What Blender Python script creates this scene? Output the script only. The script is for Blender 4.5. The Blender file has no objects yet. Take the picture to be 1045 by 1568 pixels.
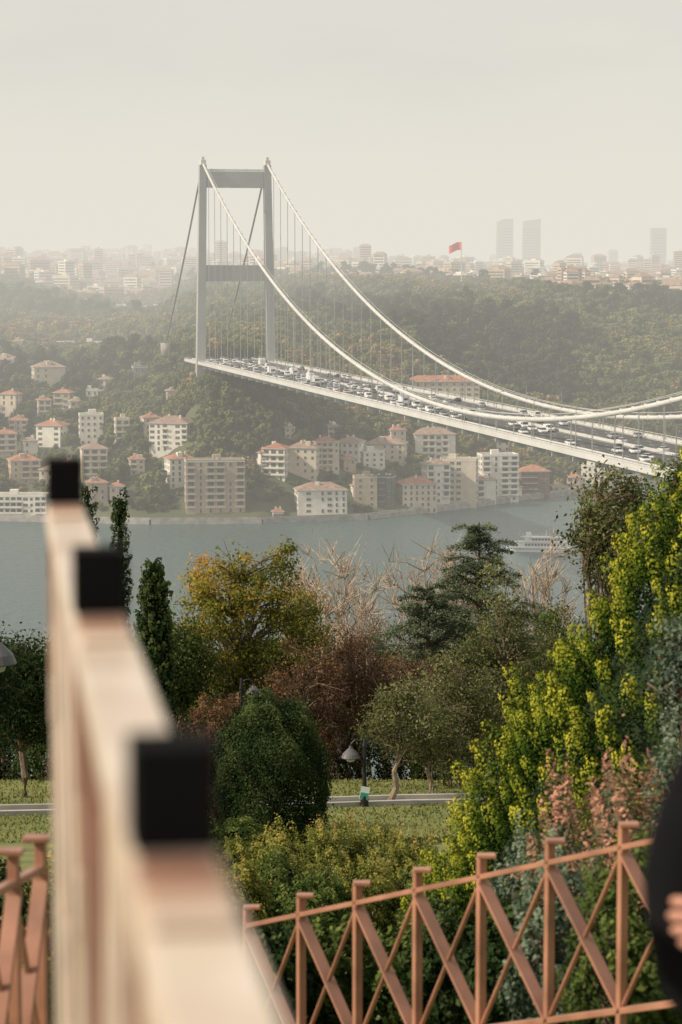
import bpy, math, random
import numpy as np
from mathutils import Vector, Matrix
random.seed(7); rng=np.random.default_rng(7)
scene=bpy.context.scene
scene.view_settings.view_transform='Standard'; scene.view_settings.look='None'
scene.view_settings.exposure=0; scene.view_settings.gamma=1
# ------------------------------------------------------------------ image pixels to rays and world points at a chosen depth
F=3702.0; HZ=410.0; EYE=121.0; PITCH=math.atan((784-HZ)/F)
def ray(px,py):
    cx=(px-522.5)/F; cy=(784-py)/F
    fy=math.cos(PITCH)+cy*math.sin(PITCH); fz=-math.sin(PITCH)+cy*math.cos(PITCH)
    return cx/fy, fz/fy
def at(px,py,d):
    b,s=ray(px,py); return Vector((b*d,d,EYE+s*d))
# ------------------------------------------------------------------ materials
def nt(m):
    m.use_nodes=True; t=m.node_tree; return t,t.nodes,t.links
def mat(name,col,rough=0.7,var=0.15,scale=1.0,metal=0.0,col2=None,bump=0.0,spec=0.3):
    m=bpy.data.materials.new(name); t,n,l=nt(m); b=n['Principled BSDF']
    b.inputs['Roughness'].default_value=rough; b.inputs['Metallic'].default_value=metal
    b.inputs['Specular IOR Level'].default_value=spec
    tc=n.new('ShaderNodeTexCoord'); nz=n.new('ShaderNodeTexNoise'); nz.inputs['Scale'].default_value=scale; nz.inputs['Detail'].default_value=5
    l.new(tc.outputs['Object'],nz.inputs['Vector'])
    r=n.new('ShaderNodeValToRGB'); l.new(nz.outputs['Fac'],r.inputs['Fac'])
    c2=col2 if col2 else tuple(c*(1-var*1.6) for c in col)
    c1=col if col2 else tuple(min(1,c*(1+var)) for c in col)
    r.color_ramp.elements[0].position=0.32; r.color_ramp.elements[1].position=0.68
    r.color_ramp.elements[0].color=(*c2,1); r.color_ramp.elements[1].color=(*c1,1)
    l.new(r.outputs['Color'],b.inputs['Base Color'])
    if bump:
        bp=n.new('ShaderNodeBump'); bp.inputs['Strength'].default_value=bump; l.new(nz.outputs['Fac'],bp.inputs['Height']); l.new(bp.outputs['Normal'],b.inputs['Normal'])
    return m
def LM(name,stops,trans=0.3,gl=0.0,rnd=0.0):
    m=bpy.data.materials.new(name); t,n,l=nt(m); n.remove(n['Principled BSDF']); out=n['Material Output']
    a=n.new('ShaderNodeAttribute'); a.attribute_name='tint'
    oi=n.new('ShaderNodeObjectInfo'); ma=n.new('ShaderNodeMath'); ma.operation='MULTIPLY_ADD'
    l.new(oi.outputs['Random'],ma.inputs[0]); ma.inputs[1].default_value=rnd; l.new(a.outputs['Fac'],ma.inputs[2])
    r=n.new('ShaderNodeValToRGB'); l.new(ma.outputs[0],r.inputs['Fac'])
    e=r.color_ramp.elements
    while len(e)<len(stops): e.new(0.5)
    for i,(p,c) in enumerate(stops): e[i].position=p; e[i].color=(*c,1)
    d=n.new('ShaderNodeBsdfDiffuse'); tr=n.new('ShaderNodeBsdfTranslucent')
    mx=n.new('ShaderNodeMixShader'); mx.inputs[0].default_value=trans
    l.new(r.outputs['Color'],d.inputs['Color']); l.new(r.outputs['Color'],tr.inputs['Color'])
    l.new(d.outputs[0],mx.inputs[1]); l.new(tr.outputs[0],mx.inputs[2]); last=mx
    if gl:
        g=n.new('ShaderNodeBsdfGlossy'); g.inputs['Roughness'].default_value=0.6; mg=n.new('ShaderNodeMixShader'); mg.inputs[0].default_value=gl
        l.new(mx.outputs[0],mg.inputs[1]); l.new(g.outputs[0],mg.inputs[2]); last=mg
    l.new(last.outputs[0],out.inputs['Surface']); return m
# ------------------------------------------------------------------ mesh builder
def link(o,parent=None):
    scene.collection.objects.link(o)
    if parent: o.parent=parent
    return o
def empty(name,loc=(0,0,0)):
    o=bpy.data.objects.new(name,None); o.location=loc; o.empty_display_size=0.5; return link(o)
class MB:
    def __init__(s): s.v=[];s.f=[];s.m=[];s.M=None
    def add(s,vs,fs,mi):
        k=len(s.v)
        for v in vs:
            v=Vector(v); s.v.append(s.M@v if s.M is not None else v)
        for f in fs: s.f.append([k+i for i in f]); s.m.append(mi)
    def box(s,c,d,mi=0,top=(1,1)):
        x,y,z=c; a,b,h=d[0]/2,d[1]/2,d[2]/2; tx,ty=top
        vs=[(x-a,y-b,z-h),(x+a,y-b,z-h),(x+a,y+b,z-h),(x-a,y+b,z-h),(x-a*tx,y-b*ty,z+h),(x+a*tx,y-b*ty,z+h),(x+a*tx,y+b*ty,z+h),(x-a*tx,y+b*ty,z+h)]
        s.add(vs,[(0,3,2,1),(4,5,6,7),(0,1,5,4),(1,2,6,5),(2,3,7,6),(3,0,4,7)],mi)
    def beam(s,p0,p1,side,w,depth,mi=0):
        p0=Vector(p0);p1=Vector(p1);d=(p1-p0).normalized(); side=Vector(side); side=(side-d*side.dot(d)).normalized(); t=d.cross(side).normalized()
        a=t*w/2; b=side*depth/2
        vs=[p0-a-b,p0+a-b,p0+a+b,p0-a+b,p1-a-b,p1+a-b,p1+a+b,p1-a+b]
        s.add(vs,[(0,3,2,1),(4,5,6,7),(0,1,5,4),(1,2,6,5),(2,3,7,6),(3,0,4,7)],mi)
    def tube(s,pts,rs,n=6,mi=0,cap=True):
        pts=[Vector(p) for p in pts]; vs=[];fs=[]
        up=Vector((0.03,0.02,1))
        for i,p in enumerate(pts):
            d=(pts[min(i+1,len(pts)-1)]-pts[max(i-1,0)]).normalized()
            x=d.cross(up)
            if x.length<0.05: x=d.cross(Vector((0,1,0)))
            x.normalize(); y=d.cross(x).normalized()
            r=rs[i] if hasattr(rs,'__len__') else rs
            for k in range(n):
                a=2*math.pi*k/n; vs.append(p+x*math.cos(a)*r+y*math.sin(a)*r)
        for i in range(len(pts)-1):
            for k in range(n):
                fs.append((i*n+k,i*n+(k+1)%n,(i+1)*n+(k+1)%n,(i+1)*n+k))
        if cap: fs.append(tuple(range(n-1,-1,-1))); fs.append(tuple((len(pts)-1)*n+k for k in range(n)))
        s.add(vs,fs,mi)
    def lathe(s,c,prof,n=16,mi=0):
        vs=[];fs=[]
        for r,z in prof:
            for k in range(n):
                a=2*math.pi*k/n; vs.append((c[0]+r*math.cos(a),c[1]+r*math.sin(a),c[2]+z))
        for i in range(len(prof)-1):
            for k in range(n): fs.append((i*n+k,i*n+(k+1)%n,(i+1)*n+(k+1)%n,(i+1)*n+k))
        s.add(vs,fs,mi)
    def prism(s,poly,y0,y1,mi=0,ins=0):
        n=len(poly); vs=[(x,y0,z) for x,z in poly]+[(x,y1,z) for x,z in poly]
        fs=[tuple(range(n)),tuple(range(2*n-1,n-1,-1))]+[(i,n+i,n+(i+1)%n,(i+1)%n) for i in range(n)]
        s.add(vs,fs,mi)
    def mesh(s,name,mats,smooth=False):
        me=bpy.data.meshes.new(name); me.from_pydata([tuple(v) for v in s.v],[],s.f)
        for m in mats: me.materials.append(m)
        me.polygons.foreach_set('material_index',s.m)
        if smooth: me.polygons.foreach_set('use_smooth',[True]*len(s.f))
        me.update(); return me
    def obj(s,name,mats,parent=None,smooth=False):
        return link(bpy.data.objects.new(name,s.mesh(name,mats,smooth)),parent)
def leaf_mesh(name,C,U,V,tint,m):
    N=len(C); co=np.empty((N,4,3)); co[:,0]=C-U; co[:,1]=C-V; co[:,2]=C+U; co[:,3]=C+V
    me=bpy.data.meshes.new(name); me.vertices.add(4*N); me.vertices.foreach_set('co',co.ravel())
    me.loops.add(4*N); me.loops.foreach_set('vertex_index',np.arange(4*N,dtype=np.int32))
    me.polygons.add(N); me.polygons.foreach_set('loop_start',np.arange(0,4*N,4,dtype=np.int32))
    try: me.polygons.foreach_set('loop_total',np.full(N,4,dtype=np.int32))
    except Exception: pass
    me.update(calc_edges=True)
    at_=me.attributes.new('tint','FLOAT','FACE'); at_.data.foreach_set('value',np.clip(tint,0,1).astype(np.float32))
    me.materials.append(m); return me
def unit(a): return a/(np.linalg.norm(a,axis=1)[:,None]+1e-9)
def frames(Nm,size,aspect=.6,jit=.55):
    """leaf axes for leaves whose faces look roughly along Nm"""
    N=len(Nm); nn=unit(unit(Nm)+rng.normal(size=(N,3))*jit); u=unit(np.cross(nn,rng.normal(size=(N,3)))); v=np.cross(u,nn)
    sz=size*rng.uniform(0.6,1.3,size=N)[:,None]/2
    return u*sz, v*sz*aspect
# ------------------------------------------------------------------ palettes
L_autumn=LM('autumn_leaves',[(0,(.07,.08,.018)),(.35,(.17,.18,.035)),(.58,(.40,.30,.06)),(.8,(.52,.25,.07)),(1,(.60,.40,.12))],.4)
L_green=LM('green_leaves',[(0,(.018,.03,.011)),(.5,(.07,.105,.028)),(1,(.20,.23,.065))])
L_dark=LM('dark_leaves',[(0,(.010,.02,.009)),(.5,(.032,.056,.02)),(1,(.11,.14,.05))])
L_olive=LM('olive_leaves',[(0,(.035,.042,.018)),(.5,(.13,.14,.055)),(1,(.30,.30,.14))])
L_cedar=LM('cedar_needles',[(0,(.025,.04,.024)),(.5,(.09,.12,.07)),(1,(.22,.25,.15))],trans=.15)
L_purple=LM('purple_leaves',[(0,(.035,.02,.015)),(.5,(.14,.075,.045)),(1,(.29,.18,.09))])
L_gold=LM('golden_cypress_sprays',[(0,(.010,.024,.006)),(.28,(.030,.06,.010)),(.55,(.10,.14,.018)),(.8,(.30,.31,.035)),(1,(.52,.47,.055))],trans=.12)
L_hedge=LM('hedge_leaves',[(0,(.035,.05,.013)),(.5,(.15,.165,.04)),(.8,(.30,.28,.065)),(1,(.44,.28,.10))])
L_pink=LM('photinia_leaves',[(0,(.05,.075,.045)),(.4,(.13,.17,.10)),(.62,(.33,.19,.12)),(1,(.60,.30,.22))])
L_blue=LM('euonymus_leaves',[(0,(.018,.036,.022)),(.5,(.08,.12,.07)),(1,(.24,.29,.19))],gl=.03)
M_bark=mat('bark',(.14,.10,.07),.9,.3,6)
M_barkp=mat('pale_bark',(.42,.33,.25),.9,.25,6)
M_barkm=mat('grey_bark',(.23,.18,.13),.9,.25,6)
# ------------------------------------------------------------------ terrain
nearT=[(-60,-1.5),(2.4,-1.5),(4,-2.15),(10.75,-3.55),(13,-4.4),(20,-6.4),(35,-10.0),(65,-15.4),(90,-19.3),(110,-26),(150,-45),(360,-124),(420,-128)]
NX=[a for a,b in nearT]; NZ=[b for a,b in nearT]
def gnear(x,y): return EYE+float(np.interp(y,NX,NZ))
SHP=[-900,0,230,400,560,640,720,800,880,1045,2000]
SHD=[1165,1157,1142,1146,1163,1192,1222,1262,1295,1357,1600]
def slope(y): return ray(522,y)[1]
cols={0:[(1200,745),(1300,665),(1450,590),(1700,532),(2000,485),(2400,438),(2800,430),(3500,412),(5000,400),(12000,402)],
100:[(1190,752),(1300,660),(1450,592),(1650,548),(2000,496),(2400,457),(3000,434),(4000,410),(5500,399),(12000,402)],
190:[(1200,718),(1300,645),(1450,572),(1700,523),(2000,499),(2400,473),(3000,445),(4000,411),(5500,400),(12000,402)],
250:[(1200,708),(1270,640),(1400,565),(1700,516),(2100,492),(2600,457),(3500,420),(5500,402),(12000,402)],
330:[(1180,735),(1216,592),(1238,560),(1300,546),(1500,510),(1900,462),(2500,432),(4000,410),(12000,404)],
400:[(1180,735),(1218,600),(1240,564),(1300,551),(1500,512),(1900,462),(2500,430),(4000,410),(12000,404)],
500:[(1200,718),(1290,628),(1400,578),(1600,516),(1900,462),(2300,438),(4000,412),(12000,406)],
620:[(1225,735),(1300,670),(1400,605),(1600,528),(1900,464),(2200,440),(4000,414),(12000,408)],
750:[(1275,752),(1330,705),(1450,628),(1700,530),(2000,468),(2300,449),(4000,420),(12000,410)],
900:[(1330,738),(1420,675),(1600,588),(1850,510),(2150,464),(2500,446),(4000,424),(12000,412)],
1045:[(1400,722),(1480,665),(1650,588),(1900,518),(2200,468),(2600,446),(4000,424),(12000,412)]}
CK=sorted(cols); CZ=[]
for k in CK:
    sd=float(np.interp(k,SHP,SHD)); D=[0,sd-3,sd+1]; Z=[-6,-6,2.2]
    for d,y in cols[k]: D.append(d); Z.append(EYE+slope(y)*d)
    CZ.append((D,Z))
def gfar(x,y):
    px=522.5+F*x/max(y,1); sd=float(np.interp(px,SHP,SHD))
    if y<sd: return -6.0
    p=min(max(px,CK[0]),CK[-1]-.001); i=0
    while CK[i+1]<=p: i+=1
    t=(p-CK[i])/(CK[i+1]-CK[i])
    z=(1-t)*float(np.interp(y,*CZ[i]))+t*float(np.interp(y,*CZ[i+1]))
    z=max(z,2.2)
    k=min(1,max(0,(y-sd-60)/300))
    z+=k*(3.2*math.sin(x*.021+1.3)*math.sin(y*.013+x*.006)+1.8*math.sin(x*.053+y*.031))
    if y>3600: z+=min(1,(y-3600)/800)*(8*math.sin(x*.006+y*.002)+5*math.sin(x*.017+2))
    return z
M_ground=mat('far_ground_soil',(.12,.12,.055),.95,.4,.02,col2=(.065,.08,.033))
M_lawn=mat('lawn_grass',(.20,.20,.07),.95,.3,.7,col2=(.10,.125,.035),bump=.5)
xs=np.concatenate([np.linspace(-260,-30,12),np.linspace(-26,26,27),np.linspace(30,260,12)])
ys=sorted(set([a for a,b in nearT]+list(range(14,64,6))+[70,75,80,85,100,120,130,170,200,240,280,320]))
mb=MB(); vs=[(x,y,gnear(x,y)+(0.6*math.sin(x*.3+y*.1) if y>100 else 0)) for y in ys for x in xs]; nx=len(xs)
mb.add(vs,[(j*nx+i,j*nx+i+1,(j+1)*nx+i+1,(j+1)*nx+i) for j in range(len(ys)-1) for i in range(nx-1)],0)
mb.obj('grass_ground',[M_lawn])
bs=np.concatenate([np.linspace(-1.2,-.24,14),np.linspace(-.22,.22,111),np.linspace(.24,1.2,14)])
ds=np.concatenate([[1100],np.arange(1130,1420,6),np.arange(1420,2600,20),np.arange(2600,5600,90),[6500,8000,12000]])
mb=MB(); vs=[(b*d,d,gfar(b*d,d)) for d in ds for b in bs]; nx=len(bs)
mb.add(vs,[(j*nx+i,j*nx+i+1,(j+1)*nx+i+1,(j+1)*nx+i) for j in range(len(ds)-1) for i in range(nx-1)],0)
mb.obj('far_hills_terrain',[M_ground],smooth=True)
def hit(px,py,z_off=0):
    b,s=ray(px,py); d=1120.0
    while d<9000:
        if gfar(b*d,d)+z_off>=EYE+s*d and gfar(b*d,d)>0: return d
        d+=2
    return 9000.
# ------------------------------------------------------------------ water
m=bpy.data.materials.new('strait_water'); t,n,l=nt(m); b=n['Principled BSDF']
b.inputs['Base Color'].default_value=(.06,.115,.115,1); b.inputs['Roughness'].default_value=.25; b.inputs['Specular IOR Level'].default_value=.45
tc=n.new('ShaderNodeTexCoord'); mp=n.new('ShaderNodeMapping'); mp.inputs['Scale'].default_value=(1,.7,1); nz=n.new('ShaderNodeTexNoise'); nz.inputs['Scale'].default_value=.22; nz.inputs['Detail'].default_value=8; nz.inputs['Roughness'].default_value=.66
l.new(tc.outputs['Object'],mp.inputs[0]); l.new(mp.outputs[0],nz.inputs['Vector'])
bp=n.new('ShaderNodeBump'); bp.inputs['Strength'].default_value=1.0; bp.inputs['Distance'].default_value=2.6; l.new(nz.outputs['Fac'],bp.inputs['Height']); l.new(bp.outputs['Normal'],b.inputs['Normal'])
mb=MB(); mb.add([(-4000,300,0),(4000,300,0),(4000,1800,0),(-4000,1800,0)],[(0,1,2,3)],0); mb.obj('sea_water',[m])
# ------------------------------------------------------------------ quay
M_conc=mat('quay_concrete',(.36,.34,.31),.9,.2,.3)
mb=MB()
for i in range(len(SHP)-1):
    for s in range(4):
        q=[]
        for k in (s,s+1):
            p=SHP[i]+(SHP[i+1]-SHP[i])*k/4; d=SHD[i]+(SHD[i+1]-SHD[i])*k/4
            q.append(Vector(((p-522.5)/F*d,d,0)))
        mb.beam(q[0]+Vector((0,0,.6)),q[1]+Vector((0,0,.6)),(0,0,1),7,3.6,0)
        mb.beam(q[0]+Vector((0,-3.2,2.8)),q[1]+Vector((0,-3.2,2.8)),(0,0,1),.3,.8,0)
mb.obj('quay_wall',[M_conc])
# ------------------------------------------------------------------ bridge
BX,BY=-54.0,1242.0; A=Vector((0.217,-0.976,0)).normalized(); R=Vector((0.976,0.217,0)).normalized(); ZD=73.0; SP=1000.0
T0=-42
def bp_(t,o,z): return Vector((BX,BY,0))+A*t+R*o+Vector((0,0,z))
M_steel=mat('bridge_steel_paint',(.58,.57,.54),.55,.06,.1)
M_tower=mat('tower_steel_paint',(.38,.38,.365),.6,.06,.06)
M_wire=mat('hanger_wire',(.27,.27,.26),.6,.08,.06)
M_asph=mat('asphalt',(.085,.085,.086),.9,.15,.2)
M_white=mat('white_paint',(.75,.75,.72),.6,.04,1)
bridge=empty('suspension_bridge',(0,0,0))
def tower(t0,name):
    mb=MB()
    for s in (-1,1):
        segs=[(40,18.9,6.0,5.0),(75,18.2,5.2,4.4),(173,16.6,4.0,3.6)]
        for (z0,o0,a0,w0),(z1,o1,a1,w1) in zip(segs[:-1],segs[1:]):
            vs=[]
            for z,o,a,w in ((z0,o0,a0,w0),(z1,o1,a1,w1)):
                for da,dw in ((-1,-1),(1,-1),(1,1),(-1,1)): vs.append(bp_(t0+da*a/2,s*o+dw*w/2,z))
            mb.add(vs,[(0,3,2,1),(4,5,6,7),(0,1,5,4),(1,2,6,5),(2,3,7,6),(3,0,4,7)],0)
        mb.beam(bp_(t0-3,s*16.6,174.2),bp_(t0+3,s*16.6,174.2),(0,0,1),2.6,2.4,1)
        mb.beam(bp_(t0-1.4,s*16.6,176.2),bp_(t0+1.4,s*16.6,176.2),(0,0,1),1.4,1.6,1)
        mb.beam(bp_(t0,s*18.9,30),bp_(t0,s*18.9,42),A,9,9,2)
    mb.beam(bp_(t0,-14.6,165.6),bp_(t0,14.6,165.6),(0,0,1),3.2,8.2,0)
    mb.beam(bp_(t0,-15.4,118.2),bp_(t0,15.4,118.2),(0,0,1),3.2,8.2,0)
    mb.beam(bp_(t0,-15.8,66),bp_(t0,15.8,66),(0,0,1),3.4,5,0)
    mb.beam(bp_(t0,-15,170.4),bp_(t0,15,170.4),(0,0,1),.2,1.0,1)
    for o in np.arange(-12,13,6): mb.beam(bp_(t0,o,169.7),bp_(t0,o,171.3),A,.25,.25,1)
    mb.obj(name,[M_tower,M_steel,M_conc],bridge)
tower(0,'tower_west'); tower(SP,'tower_east')
mb=MB()
def cz(t): return 76.5+(174-76.5)*((t-SP/2)/(SP/2))**2
for s in (-1,1):
    pts=[bp_(t,s*16.6,cz(t)) for t in np.linspace(0,SP,91)]
    mb.tube(pts,.66,8,0)
    for k in (-1,1): mb.tube([p+R*k*.75+Vector((0,0,1.4)) for p in pts],.07,4,0)
    for t in np.linspace(10,SP-10,110):
        mb.beam(bp_(t,s*16.6,cz(t)-.7),bp_(t,s*16.6,cz(t)+.8),A,1.4,.5,0)
    for T,S in ((0,-1),(SP,1)):
        ps=[bp_(T+S*135*u,s*16.6,174+(77-174)*u-5*4*u*(1-u)*.5) for u in np.linspace(0,1,10)]
        mb.tube(ps,.5,8,3)
        mb.beam(bp_(T+S*131,s*16.6,75),bp_(T+S*139,s*16.6,75),(0,0,1),4,7,2)
mb.obj('main_cables',[M_steel,M_tower,M_conc,M_wire],bridge,smooth=True)
mb=MB()
for i in range(1,56):
    t=i*SP/56
    for s in (-1,1):
        for k in (-.35,.35):
            mb.tube([bp_(t+k,s*16.6,ZD),bp_(t+k,s*16.6,cz(t))],.085,4,0,False)
mb.obj('suspenders',[M_wire],bridge)
mb=MB()
prof=[(-14,-3.0),(14,-3.0),(17,-1.2),(19.9,-.55),(19.9,.0),(16.4,.0),(-16.4,.0),(-19.9,.0),(-19.9,-.55),(-17,-1.2)]
ts=[T0,0]+list(np.linspace(30,SP,36)); N=len(prof); vs=[]
for t in ts:
    for o,z in prof: vs.append(bp_(t,o,ZD+z))
fs=[(j*N+i,j*N+(i+1)%N,(j+1)*N+(i+1)%N,(j+1)*N+i) for j in range(len(ts)-1) for i in range(N)]
mb.add(vs,fs,0)
for s in (-1,1):
    mb.beam(bp_(T0,s*20.0,ZD-.35),bp_(SP,s*20.0,ZD-.35),(0,0,1),.25,1.5,0)
    for h in (.6,1.15): mb.beam(bp_(T0,s*19.7,ZD+h),bp_(SP,s*19.7,ZD+h),(0,0,1),.1,.12,0)
    mb.beam(bp_(T0,s*15.9,ZD+.45),bp_(SP,s*15.9,ZD+.45),(0,0,1),.15,.35,0)
    for t in np.arange(-10,SP,4.0): mb.beam(bp_(t,s*19.7,ZD),bp_(t,s*19.7,ZD+1.2),A,.1,.12,0)
    for t in np.arange(0,SP,18.2): mb.beam(bp_(t,s*19.9,ZD-2.1),bp_(t,s*16.0,ZD-2.4),(0,0,1),.3,1.2,0)
mb.beam(bp_(T0,0,ZD+.5),bp_(SP,0,ZD+.5),(0,0,1),.5,.8,0)
mb.add([bp_(T0,-15.7,ZD+.02),bp_(T0,15.7,ZD+.02),bp_(SP,15.7,ZD+.02),bp_(SP,-15.7,ZD+.02)],[(0,1,2,3)],1)
for o in (-15.2,-1.0,1.0,15.2): mb.add([bp_(T0,o-.1,ZD+.04),bp_(T0,o+.1,ZD+.04),bp_(SP,o+.1,ZD+.04),bp_(SP,o-.1,ZD+.04)],[(0,1,2,3)],2)
for o in (-11.6,-8.1,-4.6,4.6,8.1,11.6):
    for t in np.arange(-36,SP,12): mb.add([bp_(t,o-.09,ZD+.04),bp_(t,o+.09,ZD+.04),bp_(t+4,o+.09,ZD+.04),bp_(t+4,o-.09,ZD+.04)],[(0,1,2,3)],2)
mb.obj('deck',[M_steel,M_asph,M_white],bridge)
mb=MB()
for t in np.arange(40,SP-20,38.0):
    for s in (-1,1):
        mb.tube([bp_(t,s*16.2,ZD),bp_(t,s*16.2,ZD+11)],[.16,.09],5,0)
        mb.tube([bp_(t,s*16.2,ZD+11),bp_(t,s*14.2,ZD+11.5)],.08,4,0)
        mb.beam(bp_(t,s*14.4,ZD+11.5),bp_(t,s*13.3,ZD+11.6),(0,0,1),.35,.2,0)
mb.obj('lamp_masts',[M_wire],bridge)
# ------------------------------------------------------------------ vehicles
M_glass=mat('dark_glass',(.02,.025,.03),.15,.1,1,spec=.6); M_tyre=mat('tyre_rubber',(.02,.02,.02),.9,.1,3)
M_lampr=mat('tail_lamp',(.35,.03,.02),.4,.1,3)
carp=[mat('car_paint_'+n,c,.35,.03,1,spec=.5) for n,c in (('white',(.78,.78,.77)),('silver',(.45,.46,.47)),('grey',(.13,.135,.14)),('black',(.02,.02,.022)),('red',(.28,.035,.03)),('blue',(.04,.08,.2)))]
def wheels(mb,xs_,w,r=.33):
    for x in xs_:
        for s in (-1,1):
            mb.tube([(x,s*(w/2-.2),r),(x,s*(w/2+.02),r)],r,12,2)
def car_mesh(i,kind,p):
    mb=MB(); W=1.78
    if kind=='van':
        mb.prism([(-2.5,.4),(2.45,.4),(2.5,.95),(1.9,1.25),(1.3,2.05),(-2.45,2.1),(-2.5,1.9)],-.95,.95,0)
        mb.prism([(1.93,1.28),(1.36,2.0),(1.30,2.0),(1.86,1.28)],-.85,.85,1)
        mb.box((.9,0,1.6),(1.1,1.93,.55),1); mb.box((-2.5,0,1.6),(.05,1.5,.55),1); wheels(mb,(-1.6,1.6),1.9)
    elif kind=='truck':
        mb.box((2.9,0,1.6),(1.8,2.3,2.1),0,(.85,.95)); mb.box((3.62,0,1.95),(.3,1.9,.7),1); mb.box((-1,0,2.1),(5.6,2.45,2.6),3); mb.box((-.5,0,.7),(7,1.2,.25),2); wheels(mb,(-2.8,-1.9,2.8),2.3,.48)
    elif kind=='bus':
        mb.prism([(-5.8,.4),(5.7,.4),(5.85,1.3),(5.6,3.0),(-5.7,3.05),(-5.85,2.8)],-1.25,1.25,0); mb.box((0,0,2.15),(11,2.54,.9),1); mb.box((5.72,0,2.0),(.2,2.2,1.3),1); wheels(mb,(-3.8,3.9),2.5,.48)
    else:
        if kind=='sedan': low=[(-2.2,.3),(2.15,.3),(2.25,.6),(2.1,.8),(1.0,.93),(-1.55,.98),(-2.2,.92),(-2.25,.6)]; cab=[(1.05,.92),(.35,1.4),(-.85,1.42),(-1.6,.97)]
        else: low=[(-2.0,.3),(2.0,.3),(2.1,.65),(1.95,.9),(1.05,1.02),(-1.95,1.05),(-2.08,.7)]; cab=[(1.15,1.0),(.5,1.55),(-1.5,1.58),(-1.92,1.03)]
        mb.prism(low,-W/2,W/2,0)
        vs=[(x,-W/2+(.04 if k in(0,3) else .18),z) for k,(x,z) in enumerate(cab)]+[(x,W/2-(.04 if k in(0,3) else .18),z) for k,(x,z) in enumerate(cab)]
        mb.add(vs,[(0,1,2,3),(7,6,5,4),(0,4,5,1),(1,5,6,2),(2,6,7,3)],1)
        (x1,z1),(x2,z2)=cab[1],cab[2]; mb.box(((x1+x2)/2,0,(z1+z2)/2+.02),(x1-x2+.06,W-.32,.05),0)
        mb.box((-2.2,.65,.75),(.08,.3,.14),3); mb.box((-2.2,-.65,.75),(.08,.3,.14),3); wheels(mb,(-1.35,1.35),W)
    return mb.mesh(kind+'_mesh_%d'%i,[p,M_glass,M_tyre,carp[0] if kind=='truck' else M_lampr])
meshes=[('car',car_mesh(i,k,p)) for i,(k,p) in enumerate([('sedan',carp[0]),('hatch',carp[0]),('sedan',carp[1]),('hatch',carp[2]),('sedan',carp[3]),('hatch',carp[4]),('sedan',carp[5]),('hatch',carp[1]),('sedan',carp[0])])]
meshes+=[('van',car_mesh(20,'van',carp[0])),('truck',car_mesh(21,'truck',carp[0])),('city_bus',car_mesh(22,'bus',carp[0])),('van',car_mesh(23,'van',carp[1]))]
wts=[6,5,4,3,3,.6,.6,3,5,3,1.0,.3,1.2]
angA=math.atan2(A.y,A.x)
for o,dr in ((-13.3,1),(-9.9,1),(-6.4,1),(-2.9,1),(2.9,-1),(6.4,-1),(9.9,-1),(13.3,-1)):
    t=-30+random.random()*10
    while t<860:
        dens=.55 if t<330 else .24
        if o>0: dens*=.6
        if random.random()<dens:
            k=random.choices(range(len(meshes)),wts)[0]; nm,me=meshes[k]
            ob=link(bpy.data.objects.new(nm,me)); ob.location=bp_(t,o+random.uniform(-.3,.3),ZD+.03); ob.rotation_euler=(0,0,angA if dr>0 else angA+math.pi)
            t+=6 if nm in('truck','city_bus') else 0
        t+=random.uniform(8,14)
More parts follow.
